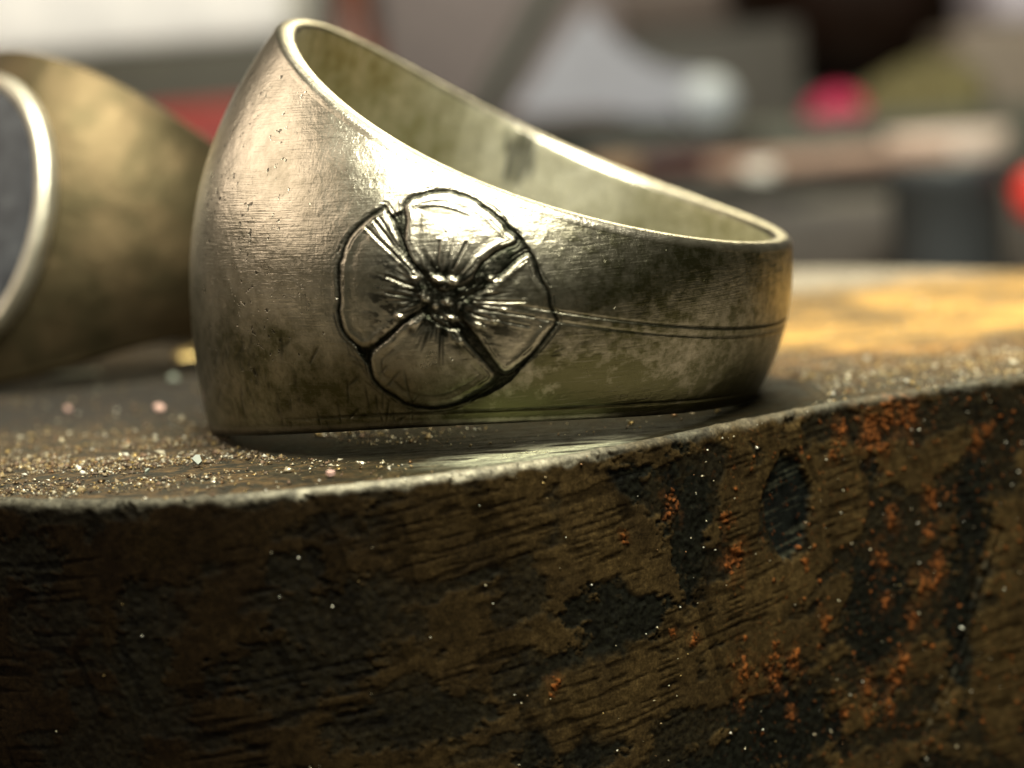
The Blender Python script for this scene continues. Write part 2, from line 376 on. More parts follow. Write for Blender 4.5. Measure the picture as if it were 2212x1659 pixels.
def build_ring():
    d = RING
    t0, t1 = TC - 4.9 / RS, TC + 5.1 / RS
    T = np.r_[np.linspace(t1, t0 + 2 * math.pi, 560, endpoint=False), np.linspace(t0, t1, 360, endpoint=False)] % (2 * math.pi)
    nrow = 360
    Rr, Zz, nr, hu, hl = ring_profile(T, d, nrow)
    nT, nP = Rr.shape
    TT = np.repeat(T[:, None], nP, 1)
    U = (TT - TC) * RS; Wv = Zz - ZC
    H = np.zeros((nT, nP)); pat = np.zeros((nT, nP)); reg = np.zeros((nT, nP), int)
    sel = np.where((T > TC - 5.2 / RS) & (T < TC + 5.3 / RS))[0]
    h_, p_, r_ = flower_relief(U[sel][:, :nrow], Wv[sel][:, :nrow])
    ef = sstep(0, 8, np.arange(nrow)) * sstep(0, 8, np.arange(nrow)[::-1])
    H[sel, :nrow] = h_ * ef[None]; pat[sel, :nrow] = p_ * sstep(-2, 3, np.arange(nrow))[None]; reg[sel, :nrow] = r_
    # casting seam engraved round the back half: two fine parallel lines
    out = np.zeros(nP, bool); out[:nrow] = True
    deg = np.degrees(TT)
    seam = sstep(103, 112, deg) * sstep(275, 262, deg) * out[None]
    z1 = Zz - 0.16; z2 = Zz + 0.20
    f1 = (.45 + .55 * sstep(120, 165, deg)); nz = fbm(TT * 30, Zz * 2, 2, 77)
    for zz, amp in ((z1, 1.0), (z2, .6)):
        g = np.exp(-(zz / .05) ** 2) * seam; H -= .05 * g * amp; pat = np.maximum(pat, g * amp * f1 * (.5 + .7 * nz))
    zb = Zz + np.repeat(hl[:, None], nP, 1) - .62
    g = np.exp(-(zb / .06) ** 2) * out[None] * sstep(58, 75, deg) * sstep(175, 150, deg); H -= .04 * g; pat = np.maximum(pat, .6 * g * nz * 1.6)
    # hand-finished unevenness of the whole surface
    H += out[None] * (0.05 * (fbm(TT * 5, Zz * .35, 3, 50) - .5) + 0.012 * (fbm(TT * 22, Zz * 2, 3, 51) - .5))
    # file dints low on the signet end
    rs = np.random.default_rng(3)
    for i in range(70):
        a = R(rs.uniform(30, 92)); z = rs.uniform(-6.5, -2.2) - (1 - abs(a - 1) * .3); ang = rs.uniform(.8, 2.2); L = rs.uniform(.15, .6)
        du = (TT - a) * RS; dz = Zz - z
        q = -du * math.sin(ang) + dz * math.cos(ang); t = du * math.cos(ang) + dz * math.sin(ang)
        g = np.exp(-(q / .05) ** 2 - (t / L) ** 4) * out[None]; H -= .025 * g; pat = np.maximum(pat, .5 * g)
    tar_shade = out[None] * (sstep(86, 122, deg) * (.95 + .30 * sstep(.35, .65, fbm(TT * 42, Zz * 3.6, 4, 60, .65))) + 1.1 * sstep(-.8, -4.8, Zz + 3 * (fbm(TT * 8, Zz * .7, 4, 160) - .5)) + .2 * sstep(.5, .7, fbm(TT * 9, Zz, 4, 61)))  # mottled tarnish, plus dim reflections painted into right and lower parts
    inn = (~out)[None] * (Rr < d['ri'] + .05)
    smud = inn * sstep(1.0, .55, np.hypot((deg - 286) / 5.0, (Zz - 3.4) / 1.7) + 1.3 * (fbm(TT * 26, Zz * .8, 3, 171) - .5)); pat = np.maximum(pat, .72 * smud * (.5 + fbm(TT * 60, Zz * .6, 3, 175)))
    iw = .6 * (fbm(TT * 6, Zz * .5, 4, 172) - .5) + .5 * (fbm(TT * 45, Zz * .4, 3, 174) - .5); tar_shade = tar_shade + inn * (.8 * sstep(290, 303, deg + 26 * iw) + .7 * sstep(264, 250, deg + 20 * iw) + .25 * sstep(.45, .6, iw + .5))  # ends darkened so the bright reflected band is painted between them
    pat = np.maximum(pat, .75 * sstep(.50, .12, Zz + hl[:, None]) * (.6 + .6 * nz))  # lower edge blackened to paint in the contact shadow
    pits = out[None] * sstep(86, 50, np.minimum(deg, 360 - deg))
    tar_shade = np.broadcast_to(tar_shade, TT.shape)
    # rim file marks (milled look of the edge)
    Rad = Rr + H
    L = np.stack([-Rad * np.cos(TT), -Rad * np.sin(TT) * d['sq'], Zz], -1).reshape(-1, 3)
    V = place(L, d); F = ring_faces(nT, nP)
    at = dict(patina=pat.ravel(), tarnish_shade=np.array(tar_shade).ravel(), pits=np.array(pits).ravel())
    root = empty('signet_ring', (d['x0'], d['y0'], 0))
    tag(root, 'large silver signet ring engraved with a four-petal flower, lying near the block edge', 'ring')
    fr = reg.ravel()[F].max(1); fo = reg.ravel()[F].min(1)
    fr = np.where(fo == 0, 0, fr)
    il = np.broadcast_to(inn, TT.shape).ravel()
    fi = il[F].min(1) > 0
    submesh('band', V, F, (fr == 0) & ~fi, M_silver, root, at)
    submesh('inner_wall', V, F, fi, M_inner, root, at)
    fl = submesh('flower_ground', V, F, fr == 6, M_silver, root, at)
    for k in (1, 2, 3, 4): submesh('petal', V, F, fr == k, M_silver, fl, at)
    submesh('flower_centre', V, F, fr == 5, M_silver, fl, at)
    return root
build_ring()

# ---------------------------------------------------------------- the second ring (signet with dark stone)
def build_ring2():
    d = dict(ri=8.972, h0=9.139, h0l=9.139, h1=3.398, p=2.16, pl=2.796, tm0=2.756, tm1=2.151, q=3.0, te=.8, n=2.2, sq=1.0, alpha=17.237, yaw=53.461, x0=-22.012, y0=32.041, lift=6.1411)
    XT, A, B = 10.567, 8.012, 6.94
    nT = 420; T = np.linspace(0, 2 * math.pi, nT, endpoint=False)
    Rr, Zz, nrow, hu, hl = ring_profile(T, d, 150)
    TT = np.repeat(T[:, None], Rr.shape[1], 1); out = np.zeros(Rr.shape[1], bool); out[:150] = True
    Rr = Rr + out[None] * .07 * (fbm(TT * 6, Zz * .5, 3, 70) - .5)
    X = -Rr * np.cos(TT); X = np.where(out[None], np.maximum(X, -XT), X)
    L = np.stack([X, -Rr * np.sin(TT), Zz], -1).reshape(-1, 3)
    tar_shade = np.broadcast_to(out[None] * sstep(.35, .65, fbm(TT * 6, Zz * .6, 4, 71)), TT.shape)
    z = np.zeros(L.shape[0])
    root = empty('signet_ring', (d['x0'], d['y0'], 0))
    tag(root, 'silver signet ring with a bright rim around a dark flat stone, lying behind at left', 'ring')
    band = mesh_np('band', place(L, d), ring_faces(*Rr.shape), M_silver2, root, dict(tarnish_shade=np.array(tar_shade).ravel(), patina=z, pits=z))
    # bezel: oval collar standing on the flat
    ph = np.linspace(0, 2 * math.pi, 200, endpoint=False)
    prof = [(-.6, .35), (-.05, .35), (.05, .30), (.16, .22), (.24, .08), (.24, -.02), (.14, -.20), (.1, -.40), (-.6, -.45)]   # (height, outward)
    rows = []
    for hgt, o_ in prof:
        rows.append(np.stack([np.full_like(ph, -XT - hgt), (B - .75 + o_) * np.cos(ph), (A - .7 + o_) * np.sin(ph)], -1))
    Vb = np.stack(rows, 1).reshape(-1, 3); zb = np.zeros(len(Vb))
    F = grid_faces(200, len(prof), True)
    bez = mesh_np('bezel', place(Vb, d), F, M_bezel, root, dict(tarnish_shade=zb, patina=zb, pits=zb))
    rows = []
    for k in range(24):
        q = (k + .02) / 23.02 if k else .0001
        rows.append(np.stack([np.full_like(ph, -XT - .08 - .14 * (1 - q ** 6)), (B - 1.1) * q * np.cos(ph), (A - 1.05) * q * np.sin(ph)], -1))
    Vs = np.stack(rows, 1).reshape(-1, 3)
    mesh_np('stone', place(Vs, d), grid_faces(200, 24, True), M_stone, root)
    return root
M_bezel = silver_mat('bright_silver', (0.70, 0.67, 0.55), (0.45, 0.42, 0.3), 0.36, False)
g = N('dark_stone'); M_stone = g.P(Base_Color=g.ramp(g.noise(9, 6, .65), [(0.35, (0.012, 0.014, 0.017)), (0.62, (0.034, 0.038, 0.042)), (0.8, (0.09, 0.09, 0.088))]), Roughness=0.45, Specular_IOR_Level=0.25, Normal=g.bump(g.noise(14, 5), .25, .01))
build_ring2()

# ---------------------------------------------------------------- rusty steel block
EDGE = [(-44, 40), (-41, 22), (-35, 6), (-27, -4), (-18.6, -10.2), (-13.1, -12.5), (-8.3, -12.8), (-3.5, -11.9), (1.4, -9.9), (4.9, -7.6), (8.7, -4.6), (12.8, -1.7), (16.9, .5), (21.5, 2.6), (28, 6.5), (36, 13), (42, 24), (42, 38), (34.2, 50), (21.7, 64), (4, 72), (-16, 72), (-34, 60)]
BLOCK_H = 20.0
DARK = [(91.2, -3.65, 1.18, 2.15), (85.85, -3.45, 1.09, 2.63), (82.41, -6.3, 2.18, 1.58), (80.01, -8.1, 2.0, 1.05), (95.71, -9.05, 1.64, 2.98), (100.72, -5.35, 0.91, 2.98), (100.02, -10.2, 0.91, 3.51), (90.44, -12.35, 2.91, 1.93), (80.01, -10.55, 2.18, 1.05), (76.46, -3.4, 1.09, 0.61), (71.51, -4.9, 2.36, 1.4), (70.06, -2.95, 1.09, 0.7), (95.59, -2.85, 0.55, 0.7), (60.03, -2.0, 1.45, 1.05), (82.82, -1.7, 1.09, 0.88), (87.82, -13.2, 3.64, 1.05), (69.11, -6.3, 2.91, 1.05), (73.84, -8.7, 2.91, 0.88), (64.35, -5.25, 1.09, 2.11), (73.84, -1.2, 1.09, 0.7)]
SMOOTH = [(89.3, -7.2, 2.0, 1.93), (88.68, -3.05, 0.91, 2.63), (94.31, -4.0, 1.09, 2.28), (81.72, -9.15, 3.27, 1.93), (81.41, -2.65, 1.64, 2.11), (76.05, -2.15, 3.64, 1.58), (83.65, -4.95, 1.09, 0.88), (102.09, -12.6, 1.64, 3.51), (98.01, -11.45, 0.55, 1.05)]
ORANGE = [(85.01, -2.6, 0.27), (82.61, -3.35, 0.15), (87.82, -3.7, 0.18), (88.06, -5.2, 0.31), (88.44, -5.0, 0.24), (96.73, -5.25, 0.2), (98.49, -5.95, 0.18), (96.05, -6.75, 0.24), (98.97, -7.35, 0.22), (98.73, -7.9, 0.27), (97.54, -9.45, 0.25), (96.16, -8.65, 0.18), (92.85, -8.8, 0.18), (96.85, -11.2, 0.27), (96.28, -11.9, 0.24), (95.02, -11.95, 0.25), (88.31, -9.85, 0.36), (89.93, -10.15, 0.36), (91.07, -10.0, 0.24), (88.19, -11.05, 0.13), (90.82, -12.05, 0.18), (94.9, -13.2, 0.13), (96.05, -13.05, 0.24), (79.16, -8.3, 0.18), (98.73, -4.65, 0.27), (91.96, -6.1, 0.13), (93.71, -12.75, 0.13), (98.13, -8.0, 0.27), (84.66, -7.4, 0.11), (85.73, -7.9, 0.15), (94.31, -1.1, 0.28), (95.71, -1.0, 0.46), (96.73, -0.85, 0.46), (97.66, -0.7, 0.46), (95.82, -1.7, 0.38), (93.71, -2.15, 0.15), (96.62, -5.1, 0.23), (98.73, -4.6, 0.23), (101.08, -2.55, 0.23), (101.7, -2.1, 0.18), (96.16, -2.05, 0.23)]
CRACK = [(101.95, -6.55), (101.32, -8.0), (100.72, -9.15), (100.25, -10.85), (99.44, -12.5), (98.13, -14.05), (97.78, -15.6)]

CE = catmull(EDGE, 40); CARC = np.r_[0, np.cumsum(np.hypot(*np.diff(CE, axis=0).T))]; CLEN = CARC[-1] + np.hypot(*(CE[0] - CE[-1]))
CENT = np.array([-2.0, 30.0])

def steel_mat(name='rusty_steel', top=False):
    g = N(name)
    col = g.attr('col', 'Color')
    f1 = g.ramp(g.noise(30, 6, .7), [(0.32, 0.45), (0.5, 0.9), (0.72, 1.6)])
    f2 = g.ramp(g.noise(110, 3, .7), [(0.3, 0.55), (0.7, 1.45)])
    c = g.mix(1.0, g.mix(1.0, col, f1, 'MULTIPLY'), f2, 'MULTIPLY')
    h = g.math('ADD', g.noise(60, 6, .7), g.math('MULTIPLY', g.noise(240, 3, .6), .4))
    nrm = g.bump(h, 0.40, 0.010)
    if top:
        st = g.noise(1, 5, 0.65, g.obj((14, 60, 60), (0, 0, 0.12))); nrm = g.bump(st, 0.8, 0.02, nrm)
        c = g.mix(g.ramp(st, [(0.45, 0.0), (0.62, 0.6)]), c, (0.012, 0.011, 0.007))
    rg = g.math('ADD', g.attr('rgh'), g.math('MULTIPLY', g.math('SUBTRACT', g.noise(45, 4), .5), .35))
    return g.P(Base_Color=c, Roughness=rg, Metallic=g.attr('met'), Normal=nrm, Specular_IOR_Level=g.attr('spc'))
M_steel = steel_mat(); M_top = steel_mat('worn_steel_top', True)

def ell(A, Z, L, soft=.25, nz=0):
    m = np.zeros(A.shape)
    for a, z, rx, ry in L:
        q = np.sqrt(((A - a) / rx) ** 2 + ((Z - z) / ry) ** 2) + nz
        m = np.maximum(m, sstep(1 + soft, 1 - soft, q))
    return m

def build_block():
    root = empty('rusty_steel_block', (0, 0, 0))
    tag(root, 'rusty rounded steel bench block with pitted dark brown side carrying both rings', 'steel block')
    # ---- columns (arc positions): fine where the photograph looks
    fa0, fa1 = 55.0, 107.0
    arcs = np.r_[np.arange(fa0, fa1, .055), np.arange(fa1, fa0 + CLEN, .8)] % CLEN
    px = np.interp(arcs, np.r_[CARC, CLEN], np.r_[CE[:, 0], CE[0, 0]]); py = np.interp(arcs, np.r_[CARC, CLEN], np.r_[CE[:, 1], CE[0, 1]])
    P = np.stack([px, py], -1)
    tg = np.roll(P, -1, 0) - np.roll(P, 1, 0); tg /= np.linalg.norm(tg, axis=1)[:, None] + 1e-9
    nrm = np.stack([tg[:, 1], -tg[:, 0]], -1)                # outward (outline runs anticlockwise)
    if ((P - CENT) * nrm).sum(1).mean() < 0: nrm = -nrm
    # ---- side wall with rounded upper edge
    rc = .28
    ks = np.linspace(0, math.pi / 2, 9)
    zi = np.r_[-rc + rc * np.cos(ks), np.arange(-rc - .055, -16.5, -.055), np.linspace(-16.6, -BLOCK_H, 8)]
    inset = np.r_[rc - rc * np.sin(ks), np.zeros(len(zi) - 9)]
    nA, nZ = len(arcs), len(zi); nfine = len(np.arange(fa0, fa1, .055))
    A = np.repeat(arcs[:, None], nZ, 1); Z = np.repeat(zi[None], nA, 0); I = np.repeat(inset[None], nA, 0)
    nz = 1.2 * (fbm(A * .9, Z * .9, 4, 90) - .5) + 1.3 * (fbm(A * 3, Z * 4.5, 4, 190, .65) - .5)
    dark = ell(A, Z, DARK[1:], .12, nz)
    drop = ell(A, Z, [DARK[0]], .06, .42 * (fbm(A * 2.5, Z * 2.5, 4, 91, .65) - .5) + .25 * np.clip((Z + 2.2) / 2, -1, 1) * (Z > -3.6))
    smooth = ell(A, Z, SMOOTH, .12, .8 * (fbm(A * .8, Z * .8, 4, 92) - .5))
    bg = fbm(A * .45, Z * .8, 6, 93, .6) + .07 * sstep(90, 97, A)
    dark = np.maximum(dark * (1 - .9 * smooth), sstep(.50, .60, bg) * (1 - smooth) * .8) * (.7 + .3 * sstep(70, 84, A)); dark = np.clip(dark, 0, 1)
    right = sstep(84, 92, A)
    # rust
    rust = np.zeros(A.shape); rn = fbm(A * 3.2, Z * 3.2, 4, 94); rf = fbm(A * 11, Z * 11, 2, 194); halo = np.zeros(A.shape)
    ro = np.random.default_rng(21); crumbs = []
    for a, z, r in ORANGE:
        near = (np.abs(A - a) < 2) & (np.abs(Z - z) < 2)
        q2 = np.hypot(A[near] - a, (Z[near] - z) * .7) / (r * 2.4) + 2.4 * (rn[near] - .5)
        halo[near] = np.maximum(halo[near], sstep(1.1, .3, q2))
        for k in range(int(5 + r * 42)):
            crumbs.append((a + ro.normal(0, r * .62) - .0, z + ro.normal(0, r * .9), ro.uniform(.045, .13) * (.7 + r)))
    for k in range(260):
        crumbs.append((104 - 16 * ro.random() ** 1.3, -ro.uniform(.3, 15.5), ro.uniform(.03, .085)))
    for a, z, r in crumbs:
        i0, i1 = np.searchsorted(arcs[:nfine], [a - .45, a + .45]); j = np.where(np.abs(zi - z) < .45)[0]
        if i1 <= i0 or not len(j): continue
        sl_ = np.s_[i0:i1, j[0]:j[-1] + 1]
        q = np.hypot(A[sl_] - a, Z[sl_] - z) / r + 2.6 * (rf[sl_] - .5)
        rust[sl_] = np.maximum(rust[sl_], sstep(1.15, .6, q) * (.55 + .45 * ((a * 7.3 + z * 3.1) % 1)))
    rust = np.maximum(rust, sstep(.70, .80, fbm(A * 7, Z * 5, 4, 95, .75) + .05 * (fbm(A * .6, Z * .35, 3, 402) - .4)) * right * .5)
    # file scratches, nearly level and climbing to the right
    sl = Z - (A - 80) * .10
    scr = sstep(.58, .72, vnoise(A * .55, sl * 6.5, 5)) * sstep(.40, .6, fbm(A * .3, Z * .3, 3, 96)) * (1 - .5 * right)
    scr2 = sstep(.62, .75, vnoise(A * .8, sl * 9, 15)) * smooth
    vst = sstep(.70, .78, vnoise((A + Z * .35) * 2.0, Z * .25, 25)) * sstep(.45, .6, fbm(A * .3, Z * .3, 3, 97))
    rough = dark * (1 - drop)
    gr = fbm(A * 6, Z * 6, 3, 98)
    disp = -.08 * rough * (1 - .3 * smooth) - .22 * drop - .03 * scr - .03 * scr2 - .03 * vst + .07 * rust + .10 * (gr - .5) * (.15 + rough) + .14 * (fbm(A * .5, Z * .5, 3, 99) - .5)
    cd_ = seg_dist(A, Z, catmull(CRACK, 6, False), False) + .5 * (fbm(A * 3, Z * 3, 4, 198) - .5)
    crack = np.exp(-(cd_ / .05) ** 2) * sstep(.4, .6, fbm(A * 2, Z * 2, 3, 199)); disp += .05 * crack - .16 * np.exp(-((cd_ - .2) / .12) ** 2)
    edgef = sstep(-2.2, -.2, Z)
    disp *= sstep(0, -.5, Z) * .85 + .15
    disp -= .16 * sstep(.60, .70, fbm(A * 1.5, Z * 1.2, 4, 420)) * sstep(-.9, -.1, Z) + .05 * (fbm(A * 6, Z * 6, 3, 421) - .5) * sstep(-.9, -.1, Z)
    # colours
    brown = np.array([.066, .043, .015]); brown2 = np.array([.030, .020, .009]); blk = np.array([.0075, .0078, .0040]); teal = np.array([.008, .010, .008]); org = np.array([.25, .080, .018]); grey = np.array([.16, .15, .10]); redb = np.array([.013, .007, .0035])
    t = fbm(A * .6, Z * .6, 4, 100)[..., None]
    c = brown * t * 1.6 + brown2 * (1 - t)
    lf = sstep(86, 62, A)[..., None] * .85; c = c * (1 - lf) + redb * .8 * lf  # reddish brown left end, also darkened to paint in weaker light
    c = c * (1 - dark[..., None]) + (blk * (.6 + gr[..., None])) * dark[..., None]
    c = c * (1 - drop[..., None]) + (teal + np.array([.055, .055, .035]) * (sstep(.56, .8, vnoise(A * .9, (Z - (A - 80) * .16) * 9, 35)) * .8)[..., None]) * drop[..., None]
    c = c * (1 - .6 * scr[..., None]); c = c * (1 - .55 * scr2[..., None]); c = c * (1 - .4 * vst[..., None])
    hh = (halo * .5)[..., None]; c = c * (1 - hh) + np.array([.085, .036, .010]) * hh
    rr = (rust * (.35 + 1.1 * gr))[..., None].clip(0, 1); c = c * (1 - rr) + org * (.5 + 1.2 * fbm(A * 5, Z * 5, 3, 401)[..., None]) * rr
    ck = crack[..., None] * .45; c = c * (1 - ck) + grey * ck
    c = c * (.38 - .10 * sstep(84, 64, A))[..., None] * (.75 + .5 * fbm(A * 9, Z * 9, 2, 410)[..., None])
    # worn arris, colour lightened where its highlight runs
    top = sstep(-.42, -.10, Z + .45 * (fbm(A * 1.6, Z, 3, 101) - .5)); worn = top * (.35 + .65 * fbm(A * 2.5, Z * 3, 4, 102)) * (.3 + .7 * sstep(67, 72, A) * sstep(84, 79, A))  # wear mask, raised where the arris highlight is painted in
    c = c * (1 - worn[..., None]) + np.array([.26, .24, .17]) * worn[..., None]
    spc = np.clip(.015 + .4 * worn + .06 * dark * gr, 0, 1); met = np.clip(.65 * worn, 0, 1); rgh = np.clip(.72 - .30 * worn - .1 * drop + .15 * rust, .2, 1)
    X = P[:, None, :] + nrm[:, None, :] * (disp - I)[..., None]
    V = np.concatenate([X, Z[..., None]], -1).reshape(-1, 3)
    F = grid_faces(nA, nZ, True)
    at = dict(col=c.reshape(-1, 3), met=met.ravel(), rgh=rgh.ravel(), spc=spc.ravel())
    fr = (rust.ravel()[F].max(1) > .45) & (Z.ravel()[F].max(1) < -.5)
    side = submesh('side', V, F, ~fr, M_steel, root, at)
    fl = submesh('rust_scale', V, F, fr, M_steel, root, at); tag(fl, 'orange rust crust on the side', kind='stuff')
    # ---- top: rings shrinking from the arris towards the middle
    ins = np.r_[0, np.cumsum(np.r_[np.full(110, .08), np.linspace(.09, .9, 60)])]
    reach = ins / ins[-1]
    first = V.reshape(nA, nZ, 3)[:, 0, :2]
    vec = CENT - first; ln = np.linalg.norm(vec, axis=1)
    # inset in mm near the edge, then proportional
    fr_ = np.minimum(ins[None] / ln[:, None], 1) * (1 - reach[None] ** 3) + reach[None] ** 3
    XY = first[:, None] + vec[:, None] * fr_[..., None]
    x, y = XY[..., 0], XY[..., 1]
    IN = np.repeat(ins[None], nA, 0)
    zt = -.03 * sstep(0, 0.3, IN) - .035 * fbm(x * 1.2, y * 1.2, 4, 110) * sstep(0, .4, IN) - .03 * sstep(.5, .7, vnoise(x * .6, y * 5, 44)) * sstep(0, .4, IN)
    zt = zt - .01
    zt[:, 0] = V.reshape(nA, nZ, 3)[:, 0, 2]
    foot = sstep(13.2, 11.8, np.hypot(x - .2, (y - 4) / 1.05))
    n1 = fbm(x * .5, y * .5, 4, 111); n2 = fbm(x * 2.2, y * 3.5, 4, 112); n3 = fbm(x * .12, y * .25, 3, 113)
    base = np.array([.024, .020, .010]); dust = np.array([.085, .052, .020]); gold = np.array([.44, .245, .052]); pale = np.array([.36, .31, .23]); steel = np.array([.42, .43, .30]); green = np.array([.07, .075, .05])
    c = base * (.5 + n1[..., None]) + 0 * x[..., None]
    def mixc(c, k, m_): return c * (1 - m_[..., None]) + k * m_[..., None]
    c = mixc(c, dust, sstep(.42, .60, n2) * .8 * (1 - .75 * sstep(16, 8, np.hypot(x - 4, y + 6))))
    worn_sheen = sstep(.9, .1, np.hypot((x - .5) / 6, (y + 8.2 - .35 * (x - .5)) / 2.6) + .5 * (n1 - .5)) * sstep(.30, .52, vnoise(x * .5, y * 2.6, 47) + .1)  # steel patch lightened to paint in the highlight under the ring
    c = mixc(c, steel, worn_sheen)
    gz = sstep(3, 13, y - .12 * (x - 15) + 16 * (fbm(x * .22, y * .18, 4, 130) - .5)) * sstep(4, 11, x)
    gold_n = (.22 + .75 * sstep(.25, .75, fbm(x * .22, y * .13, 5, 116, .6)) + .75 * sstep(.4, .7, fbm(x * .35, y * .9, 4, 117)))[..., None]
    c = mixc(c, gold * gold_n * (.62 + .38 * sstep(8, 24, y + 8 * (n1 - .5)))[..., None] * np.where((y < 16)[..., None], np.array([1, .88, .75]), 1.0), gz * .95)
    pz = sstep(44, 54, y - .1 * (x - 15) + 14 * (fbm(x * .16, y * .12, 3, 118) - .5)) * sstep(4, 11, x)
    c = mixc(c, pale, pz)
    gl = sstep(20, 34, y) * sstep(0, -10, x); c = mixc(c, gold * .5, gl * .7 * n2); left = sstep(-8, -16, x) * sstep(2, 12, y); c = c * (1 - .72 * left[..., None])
    along = (.25 + .75 * sstep(67, 72, A[:, :1]) * sstep(84, 79, A[:, :1]))  # edge lip lightened along the stretch where the highlight runs
    c = c * (1 - .7 * (foot * (1 - worn_sheen))[..., None])  # contact shadow of the ring painted into the top colour
    along = along * (.25 + 1.1 * sstep(.35, .65, fbm(A[:, :1] * 3.5, A[:, :1] * 0 + 3, 4, 422)))
    lip = along * .8 * sstep(.28, .03, IN) * sstep(.3, .55, fbm(A[:, :1] * .5, A[:, :1] * 0, 3, 119) + .12)
    c = mixc(c, np.array([.22, .20, .15]), lip)
    wet = sstep(20, 8, np.hypot(x - 4, y + 6)); met = np.clip(.30 - .22 * wet - .2 * left + .75 * worn_sheen + .6 * lip - .2 * gz, 0, 1); rgh = np.clip(.86 - .22 * wet - .24 * worn_sheen - .2 * lip - .25 * gz - .06 * wet + .3 * (n2 - .5), .2, 1)
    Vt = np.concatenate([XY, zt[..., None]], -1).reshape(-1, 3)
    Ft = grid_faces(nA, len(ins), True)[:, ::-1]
    mesh_np('top_face', Vt, Ft, M_top, root, dict(col=c.reshape(-1, 3), met=met.ravel(), rgh=rgh.ravel(), spc=(.35 - .33 * wet * (1 - worn_sheen)).ravel()))
    return root
build_block()

# ---------------------------------------------------------------- filings and chips
def shards(name, pts, size, cols, parent, mat, label, cat=None, kind='stuff', flat=.5):
    n = len(pts)
    tet = np.array([(1, 0, -.3), (-.5, .87, -.3), (-.5, -.87, -.3), (0, 0, .9)], float)
    sc = size[:, None, None] * np.stack([rng.uniform(.6, 1.6, n), rng.uniform(.4, 1, n), rng.uniform(.3, .8, n) * flat * 2], -1)[:, None, :]
    V = tet[None] * sc + rng.normal(0, .12, (n, 4, 3)) * size[:, None, None]
    a = rng.uniform(0, 2 * np.pi, n); tl = rng.uniform(-.6, .6, n)
    ct, st = np.cos(tl), np.sin(tl); x = V[..., 0] * ct[:, None] + V[..., 2] * st[:, None]; z = -V[..., 0] * st[:, None] + V[..., 2] * ct[:, None]
    ca, sa = np.cos(a)[:, None], np.sin(a)[:, None]
    V = np.stack([x * ca - V[..., 1] * sa, x * sa + V[..., 1] * ca, z], -1) + pts[:, None, :]
    V = V.reshape(-1, 3)
    f = np.array([(0, 2, 1), (0, 1, 3), (1, 2, 3), (2, 0, 3)])
    F = (np.arange(n)[:, None, None] * 4 + f[None]).reshape(-1, 3)
    o = mesh_np(name, V, F, mat, parent, dict(col=np.repeat(cols, 4, 0)), smooth=False)
    tag(o, label, cat, kind=kind); return o
g = N('metal_filings'); M_fil = g.P(Base_Color=g.attr('col', 'Color'), Metallic=.75, Roughness=.32)
g = N('rust_dust'); M_dust = g.P(Base_Color=g.attr('col', 'Color'), Metallic=.1, Roughness=.7)

def in_block(x, y): return inside(x, y, CE[::4])
def scatter(n, fn):
    out = []; tries = 0
    while sum(map(len, out)) < n and tries < 40:
        tries += 1
        x, y = fn(n); k = in_block(x, y); k &= fbm(x * .45, y * .7, 4, 300) + .25 * rng.random(len(x)) > .57; out.append(np.stack([x[k], y[k]], -1))
    return np.concatenate(out)[:n]
def clear_of_rings(p):
    # keep filings out from under the places where the rings touch
    q = np.hypot(p[:, 0] - .4, (p[:, 1] - 4) / 1.05)
    return p[(q > 12.6) | (q < 9.5)]
pal = np.array([(.45, .40, .27), (.26, .18, .065), (.10, .065, .03), (.75, .72, .58), (.16, .09, .04), (.28, .21, .11)])
a_ = scatter(8500, lambda n: (rng.normal(-17, 6, n), rng.normal(-3.5, 4.0, n)))
d_ = scatter(3500, lambda n: (rng.uniform(8, 30, n), rng.uniform(8, 30, n) * .55 - 3 + rng.normal(0, 1.6, n)))
b_ = scatter(2000, lambda n: (rng.uniform(10, 34, n), rng.normal(7, 4.5, n) + 0))
c_ = scatter(9000, lambda n: (rng.uniform(-40, 42, n), rng.uniform(-13, 60, n)))
p2 = clear_of_rings(np.concatenate([a_, b_, c_, d_])); n = len(p2)
sz = rng.lognormal(-2.95, .55, n).clip(.018, .24)
pts = np.c_[p2, sz * .25 - .045]
w = rng.choice(6, n, p=[.16, .2, .32, .05, .17, .10])
shards('metal_filings', pts[::2], sz[::2], pal[w[::2]] * rng.uniform(.7, 1.1, (len(pts[::2]), 1)), None, M_fil, 'glittering metal filings strewn over the top of the rusty block', 'filings')
shards('rust_dust', pts[1::2], sz[1::2] * 1.1, pal[w[1::2]] * .5, None, M_dust, 'dull brown dust and grit lying over the top of the rusty block', 'dust')
e_ = np.c_[11 + 22 * rng.random(1300) ** .8, np.zeros(1300)]
ey = np.interp(e_[:, 0], [11, 16.9, 21.5, 28, 36], [-3, .5, 2.6, 6.5, 13]) if len(e_) else 0
e_ = np.c_[e_[:, 0], ey + 1.0 + 7.5 * rng.random(len(e_)) ** 1.3]; e_ = e_[(fbm(e_[:, 0] * .7, e_[:, 1] * .9, 4, 310) > .5 - .2 * sstep(14, 26, e_[:, 0])) & (np.hypot(e_[:, 0] - .4, (e_[:, 1] - 4) / 1.05) > 12.0 + 3 * rng.random(len(e_)))]
es = rng.lognormal(-2.8, .55, len(e_)).clip(.02, .24)
shards('metal_filings', np.c_[e_, es * .25 - .04], es, np.array([(.75, .70, .52), (.52, .38, .16), (.28, .20, .09)])[rng.choice(3, len(e_), p=[.45, .3, .25])], None, M_fil, 'coarser bright filings heaped along the block edge right of the ring', 'filings')
